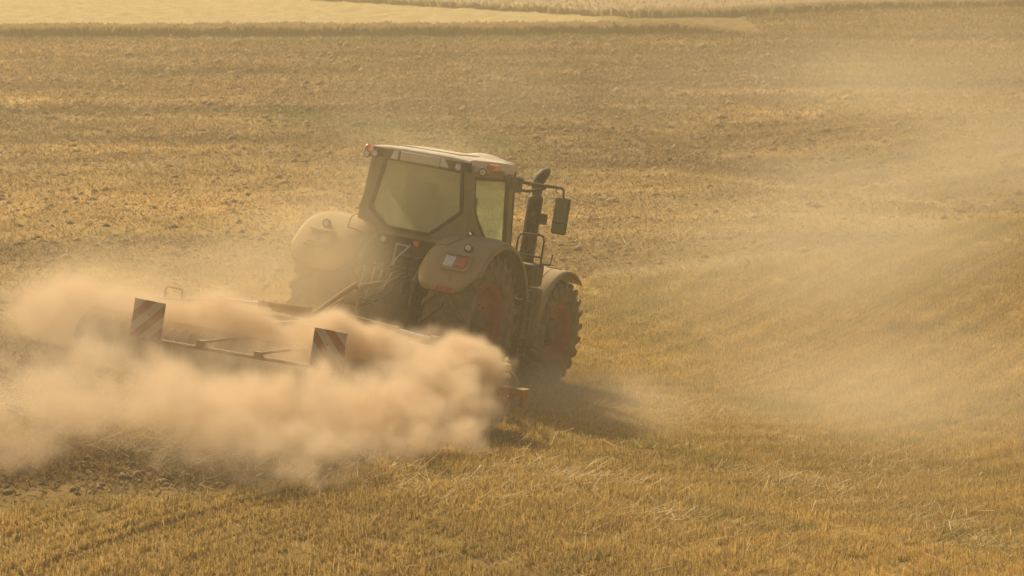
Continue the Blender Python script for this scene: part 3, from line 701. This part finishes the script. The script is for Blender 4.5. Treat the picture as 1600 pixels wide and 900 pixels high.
for i in range(7):
    x0 = -.30 + i * .11; x1 = -.20 + i * .07
    MB().tube([(x0, -.68, 1.60), (x0 + random.uniform(-.05, .05), -.95, 1.62 - random.random() * .1), (x1 + random.uniform(-.1, .1), -1.25, 1.35 - random.random() * .25), (x1, -1.55, 1.2), (x1 * .7, -1.85, 1.12)], .013, 6).build('hose', M_blackclean, tr)

# ------------------------------------------------------------------ CULTIVATOR behind the tractor
im_ = empty('disc_harrow'); im_.matrix_world = TM @ Matrix.Translation((0, -2.6, 0))
setp(im_, 'wide orange red disc harrow with striped warning boards, half hidden in dust', 'disc harrow')
Yo = 2.6
def iz(p): return (p[0], p[1] + Yo, p[2])
fr = MB()
for s in (1, -1):
    fr.bar(iz((s * .12, -2.45, .80)), iz((s * 2.75, -2.45, .72)), .12, .12); fr.bar(iz((s * .12, -3.25, .74)), iz((s * 2.75, -3.25, .68)), .12, .12)
    for x_ in (.95, 1.9, 2.7): fr.bar(iz((s * x_, -2.42, .74)), iz((s * x_, -3.28, .70)), .08, .08)
    fr.bar(iz((s * .32, -1.75, .78)), iz((s * .30, -3.6, .78)), .12, .14)
fr.bar(iz((-.95, -2.30, .92)), iz((.95, -2.30, .90)), .12, .10); fr.bar(iz((0, -1.8, .80)), iz((0, -3.3, .80)), .14, .14)
fr.build('frame', M_orangep, im_, bevel=.012)
ms = MB()
ms.tube([iz((-.02, -1.72, 1.40)), iz((-.05, -1.95, 1.30)), iz((-.12, -2.75, .96))], .035, 8); ms.tube([iz((.06, -1.74, 1.38)), iz((.09, -1.82, 1.20)), iz((.22, -1.98, .92))], .038, 8)
ms.tube([iz((-.06, -1.74, 1.38)), iz((-.30, -1.80, .90))], .035, 8); ms.tube([iz((-.06, -1.80, 1.22)), iz((-.16, -2.1, 1.08)), iz((-.2, -2.2, .92))], .016, 6); ms.tube([iz((-.09, -1.74, 1.37)), iz((.09, -1.74, 1.37))], .03, 8)
ms.build('headstock', M_orangep, im_)
for s in (1, -1):
    cyl = MB().tube([iz((s * .30, -2.45, 1.0)), iz((s * 1.05, -2.5, .955))], .042, 12).lathe(iz((s * 1.05, -2.5, .955)), (s, 0, -.05), [(-.03, .05), (.02, .05)], 12).build('fold_cylinder', M_orangep, im_)
    MB().tube([iz((s * 1.05, -2.5, .955)), iz((s * 1.60, -2.53, .92))], .026, 12).build('piston_rod', M_chrome, cyl)
    fr2 = MB().box(iz((s * 1.64, -2.53, .86)), (.10, .12, .22)).bar(iz((s * 1.64, -2.53, .90)), iz((s * 2.3, -2.5, .78)), .07, .06).build('fold_bracket', M_orangep, im_, bevel=.01)
# discs in two rows on sprung arms
for row, (yy, dz) in enumerate(((-2.65, 0), (-3.45, 0))):
    for i in range(22):
        x_ = -2.65 + i * .252
        ar = MB().tube([iz((x_, yy + .2, .68)), iz((x_, yy + .10, .42)), iz((x_ + .04, yy - .10, .30)), iz((x_ + .05, yy, .26))], .022, 6).build('disc_arm', M_orangep, im_)
        sg = 1 if row else -1
        ax = Vector((1, .28 * sg, .1)).normalized()
        MB().lathe(iz((x_ + .05, yy, .25)), ax, [(-.045, .0), (-.035, .10), (.0, .20), (.02, .245), (.026, .245), (.005, .2), (-.03, .1), (-.04, .0)], 20, cap=False).build('disc', M_wear, ar)
# press roller
ro = MB(); 
for i in range(38): 
    x_ = -2.75 + i * .1486; ro.lathe(iz((x_, -4.15, .29)), (1, 0, 0), [(-.03, .20), (-.015, .29), (.015, .29), (.03, .20)], 24, cap=False)
ro.lathe(iz((-2.8, -4.15, .29)), (1, 0, 0), [(0, .20), (5.6, .20)], 24); ro.build('press_roller', M_wear, im_)
ra = MB()
for x_ in (-2.85, -.9, .9, 2.85): ra.bar(iz((x_, -3.25, .68)), iz((x_, -4.15, .32)), .04, .10)
ra.bar(iz((-2.85, -3.95, .60)), iz((2.85, -3.95, .60)), .09, .09); ra.build('roller_frame', M_orangep, im_, bevel=.01)
# end deflector plates and marker arms
for s in (1, -1):
    e = MB(); e.box(iz((s * 2.96, -2.62, .46)), (.30, .26, .10)); e.box(iz((s * 3.08, -2.60, .38)), (.05, .18, .22)); e.bar(iz((s * 2.92, -2.62, .42)), iz((s * 2.86, -2.66, .12)), .12, .05)
    e.tube([iz((s * 2.75, -2.45, .70)), iz((s * 2.9, -2.5, .60)), iz((s * 2.95, -2.6, .48))], .03, 8); e.lathe(iz((s * 2.84, -2.70, .10)), (1, .3 * s, 0), [(-.02, .02), (-.01, .17), (.01, .17), (.02, .02)], 18)
    e.box(iz((s * 2.80, -2.60, .22)), (.04, .5, .28)); e.build('end_deflector', M_orangep, im_, bevel=.01)
    g = MB(); g.tube([iz((s * 2.28, -2.5, .74)), iz((s * 2.30, -2.5, .94)), iz((s * 2.52, -2.5, .95)), iz((s * 2.56, -2.5, .92)), iz((s * 2.56, -2.5, .72))], .018, 6); g.tube([iz((s * 2.3, -2.5, .80)), iz((s * 2.56, -2.5, .78))], .018, 6); g.build('hoop_guard', M_orangep, im_)
# light bar with warning boards
lbz = MB(); lbz.tube([iz((-1.42, -5.0, .46)), iz((1.50, -5.0, .54))], .026, 8)
for x_ in (-.55, .30): lbz.box(iz((x_, -5.0, .54)), (.09, .09, .09)); lbz.tube([iz((x_, -4.98, .56)), iz((x_ + .15, -4.5, .62)), iz((x_ + .2, -3.95, .62))], .02, 6)
LB = lbz.build('light_bar', M_orangep, im_)
for s, xc in ((1, 1.29), (-1, -1.36)):
    o = MB().box((0, 0, 0), (.46, .025, .50)).build('warning_board', M_warn, LB, bevel=.004)
    o.location = iz((xc, -5.03, .79 if s > 0 else .72))
    if s < 0: o.scale.x = -1
    MB().tube([(0, .03, -.28), (0, .03, .2)], .014, 6).lathe((-.02 , -.012, .06), (0, -1, 0), [(0, .012), (.006, .012)], 8).build('board_post', M_steel, o)

# ------------------------------------------------------------------ air: even haze, and the dust the discs throw up
def volume_mat(name, col, dens, aniso):
    m = bpy.data.materials.new(name); m.use_nodes = True; n = m.node_tree.nodes; n.remove(n['Principled BSDF'])
    v = n.new('ShaderNodeVolumePrincipled'); v.inputs['Color'].default_value = (*col, 1); v.inputs['Density'].default_value = dens; v.inputs['Anisotropy'].default_value = aniso
    m.node_tree.links.new(v.outputs[0], n['Material Output'].inputs['Volume']); return m
hz = MB().box((0, 90, 5.5), (150, 230, 15)).build('haze', volume_mat('haze_air', (.965, .855, .58), .0028, .25)); setp(hz, kind='stuff')

def dust_volume(name, lo, hi, res, blobs, dens, col, aniso, nscale, namp, warp, soft, fine=0.0):
    """a cloud of dust: blobs = (centre, radii, strength); its density is one field in metres"""
    g = bpy.data.node_groups.new(name, 'GeometryNodeTree')
    g.interface.new_socket('Geometry', in_out='INPUT', socket_type='NodeSocketGeometry'); g.interface.new_socket('Geometry', in_out='OUTPUT', socket_type='NodeSocketGeometry')
    N = g.nodes; Lk = g.links; out = N.new('NodeGroupOutput')
    def put(s, v):
        if isinstance(v, (int, float)): s.default_value = v
        elif isinstance(v, (tuple, Vector)): s.default_value = tuple(v)
        else: Lk.new(v, s)
    def m(op, a, b=0.0, c=None, clamp=False):
        q = N.new('ShaderNodeMath'); q.operation = op; q.use_clamp = clamp; put(q.inputs[0], a); put(q.inputs[1], b)
        if c is not None: put(q.inputs[2], c)
        return q.outputs[0]
    def vm(op, a, b=(0, 0, 0)):
        q = N.new('ShaderNodeVectorMath'); q.operation = op; put(q.inputs[0], a); put(q.inputs[1], b); return q.outputs['Value'] if op in ('DOT_PRODUCT', 'LENGTH') else q.outputs['Vector']
    pos = N.new('GeometryNodeInputPosition').outputs[0]
    def nz(scale, detail, rough, vec):
        q = N.new('ShaderNodeTexNoise'); q.inputs['Scale'].default_value = scale; q.inputs['Detail'].default_value = detail; q.inputs['Roughness'].default_value = rough; Lk.new(vec, q.inputs['Vector']); return q
    w = nz(nscale * .6, 3, .55, pos)
    wv = vm('MULTIPLY', vm('SUBTRACT', w.outputs['Color'], (.5, .5, .5)), (warp, warp, warp))
    p = vm('ADD', pos, wv)
    acc = None
    for c, r, s in blobs:
        d = vm('MULTIPLY', vm('SUBTRACT', p, tuple(c)), (1 / r[0], 1 / r[1], 1 / r[2]))
        q = m('MULTIPLY', m('SUBTRACT', 1.0, vm('DOT_PRODUCT', d, d), clamp=True), s)
        acc = q if acc is None else m('ADD', acc, q)
    f = nz(nscale, 6, .62, p).outputs[0]; f2 = nz(nscale * 3.1, 4, .6, p).outputs[0]
    a = m('ADD', acc, m('MULTIPLY', m('SUBTRACT', f, .5), namp)); a = m('ADD', a, m('MULTIPLY', m('SUBTRACT', f2, .5), namp * .45))
    if fine:
        f3 = nz(nscale * 8, 3, .6, p).outputs[0]
        bill = m('ABSOLUTE', m('SUBTRACT', nz(nscale * 2.0, 2, .5, pos).outputs[0], .5))
        a = m('ADD', a, m('MULTIPLY', m('SUBTRACT', f3, .5), fine)); a = m('SUBTRACT', a, m('MULTIPLY', m('SUBTRACT', .12, bill), fine * 4.0))
        x_ = N.new('ShaderNodeSeparateXYZ'); Lk.new(pos, x_.inputs[0]); mr = N.new('ShaderNodeMapRange'); Lk.new(x_.outputs[0], mr.inputs[0])
        for i, v_ in zip((1, 2, 3, 4), (-6.5, -.8, soft, soft * .4)): mr.inputs[i].default_value = v_
        a = m('DIVIDE', m('SUBTRACT', a, .10), mr.outputs[0], clamp=True)
    else: a = m('MULTIPLY', m('SUBTRACT', a, .10), 1 / soft, clamp=True)
    a = m('MULTIPLY', a, m('GREATER_THAN', acc, .004)); a = m('MULTIPLY', a, m('ADD', .55, f))
    a = m('MULTIPLY', m('MULTIPLY', a, a), dens)
    if fine:
        m3 = N.new('ShaderNodeMapRange'); Lk.new(x_.outputs[0], m3.inputs[0])
        for i, v_ in zip((1, 2, 3, 4), (-6.0, -.5, .8, 1.7)): m3.inputs[i].default_value = v_
        a = m('MULTIPLY', a, m3.outputs[0])
    vc = N.new('GeometryNodeVolumeCube'); Lk.new(a, vc.inputs['Density']); vc.inputs['Min'].default_value = lo; vc.inputs['Max'].default_value = hi
    for i, k in enumerate(('Resolution X', 'Resolution Y', 'Resolution Z')): vc.inputs[k].default_value = max(8, int((hi[i] - lo[i]) / res))
    sm = N.new('GeometryNodeSetMaterial'); sm.inputs['Material'].default_value = mat = volume_mat(name + '_air', col, 1.0, aniso)
    Lk.new(vc.outputs[0], sm.inputs[0]); Lk.new(sm.outputs[0], out.inputs[0])
    me = bpy.data.meshes.new(name); o = link(name, me, mat); md = o.modifiers.new('dust', 'NODES'); md.node_group = g
    setp(o, kind='stuff'); return o
def B(px, py, foot, rx, ry, rd, s=1.0):
    """a puff seen at px, py that stands on the ground of photo row foot"""
    depth = foot_depth(px, foot); k = depth / FOC; return (at(px, py, depth), (rx * k, rd, ry * k), s)
def Lp(X, Y, Z, rx, ry, rz, s):
    return (TM @ Vector((X, Y, Z)), (rx, ry, rz), s)
plume = [Lp(-3.4 + i * .55, -3.9 - .1 * (i % 2), .35 + .1 * (i % 3), .75, .62, .54 + .08 * (i % 2), 2.1 if i < 6 else 1.3) for i in range(11)] + [Lp(-3.2, -4.2, .6, .9, .8, .7, 2.0), Lp(-2.6, -4.1, .6, .8, .7, .6, 1.4)]
plume += [B(735, 600, 672, 66, 92, .8, 1.3), B(785, 655, 690, 30, 40, .4, .6), B(700, 530, 655, 60, 30, .5, .6), B(716, 560, 665, 62, 60, .7, 1.2), B(760, 650, 690, 40, 50, .5, .8), B(700, 640, 690, 90, 85, .9, 1.2), B(640, 600, 670, 110, 85, 1.0, 1.2), B(560, 635, 690, 130, 105, 1.2, 1.2),
         B(620, 690, 715, 105, 55, .9, 1.0), B(715, 690, 712, 60, 36, .6, .8), B(450, 640, 700, 150, 105, 1.2, 1.1), B(400, 710, 735, 140, 60, 1.1, .9), B(540, 715, 735, 90, 50, .8, .8),
         B(330, 620, 680, 150, 85, 1.3, 1.1), B(270, 660, 710, 150, 80, 1.2, 1.0), B(140, 600, 660, 170, 95, 1.4, 1.1), B(60, 640, 700, 170, 105, 1.5, 1.2),
         B(-60, 690, 730, 170, 85, 1.4, 1.1), B(-160, 600, 660, 180, 125, 1.7, 1.1), B(110, 505, 575, 190, 85, 1.4, 1.0), B(160, 480, 560, 150, 70, 1.2, 1.0), B(290, 520, 562, 160, 60, 1.0, 1.0), B(240, 560, 640, 150, 50, .9, .7), B(60, 550, 620, 170, 60, 1.2, .9), B(330, 585, 650, 170, 40, .9, .6), B(400, 545, 612, 200, 75, 1.1, 1.0), B(520, 560, 630, 130, 65, .9, 1.0),
         B(20, 730, 750, 140, 45, 1.0, .7), B(-350, 640, 680, 220, 150, 2.0, 1.2), B(310, 740, 752, 130, 36, .8, .6), B(600, 570, 645, 110, 60, .8, 1.1), B(480, 750, 765, 80, 26, .6, .5)]
dust_volume('dust_plume', (-15, 30, -1.0), (1.2, 43.0, 4.4), .06, plume, 3.1, (.925, .775, .58), .15, 1.25, 1.6, 1.1, 2.5, .7)
veil = [B(480, 430, 590, 190, 170, 1.6, 1.3), B(560, 530, 600, 170, 60, 1.3, .6), B(800, 610, 640, 130, 55, 1.3, 1.0), B(900, 610, 625, 140, 55, 1.6, 1.2), B(640, 420, 600, 150, 120, 1.2, .2),
        B(200, 450, 550, 280, 110, 2.5, 1.0), B(440, 320, 480, 180, 150, 3.0, .4), B(100, 520, 540, 300, 110, 3., .6), B(950, 640, 670, 210, 80, 1.6, 1.15), B(650, 300, 600, 190, 130, 1.2, 1.1), B(380, 530, 590, 220, 70, 1.3, 1.4), B(300, 560, 690, 330, 130, 2.0, .4), B(300, 735, 768, 450, 75, 2.0, 1.5)]
dust_volume('dust_veil', (-16, 31, -1.0), (5, 56, 6.0), .16, veil, .40, (.94, .80, .57), .2, .7, .6, .9, 1.1)
bank = [B(1590, 240, 325, 260, 100, 6, .95), B(1300, 280, 330, 260, 70, 6, .5), B(1450, 340, 400, 480, 110, 8, .8), B(1150, 150, 200, 400, 130, 12, .45), B(760, 130, 200, 160, 110, 10, .5), B(560, 170, 220, 140, 100, 9, .5), B(1500, 120, 200, 380, 150, 14, .6),
        B(1250, 450, 520, 480, 140, 6, 1.1), B(1500, 600, 680, 400, 170, 4, 1.2), B(1200, 620, 680, 320, 130, 4, .9), B(1400, 720, 780, 350, 110, 3, .8)]
dust_volume('dust_bank', (-22, 30, -1.5), (26, 112, 9), .55, bank, .19, (.965, .86, .64), .2, .18, .35, 3.0, 1.5)
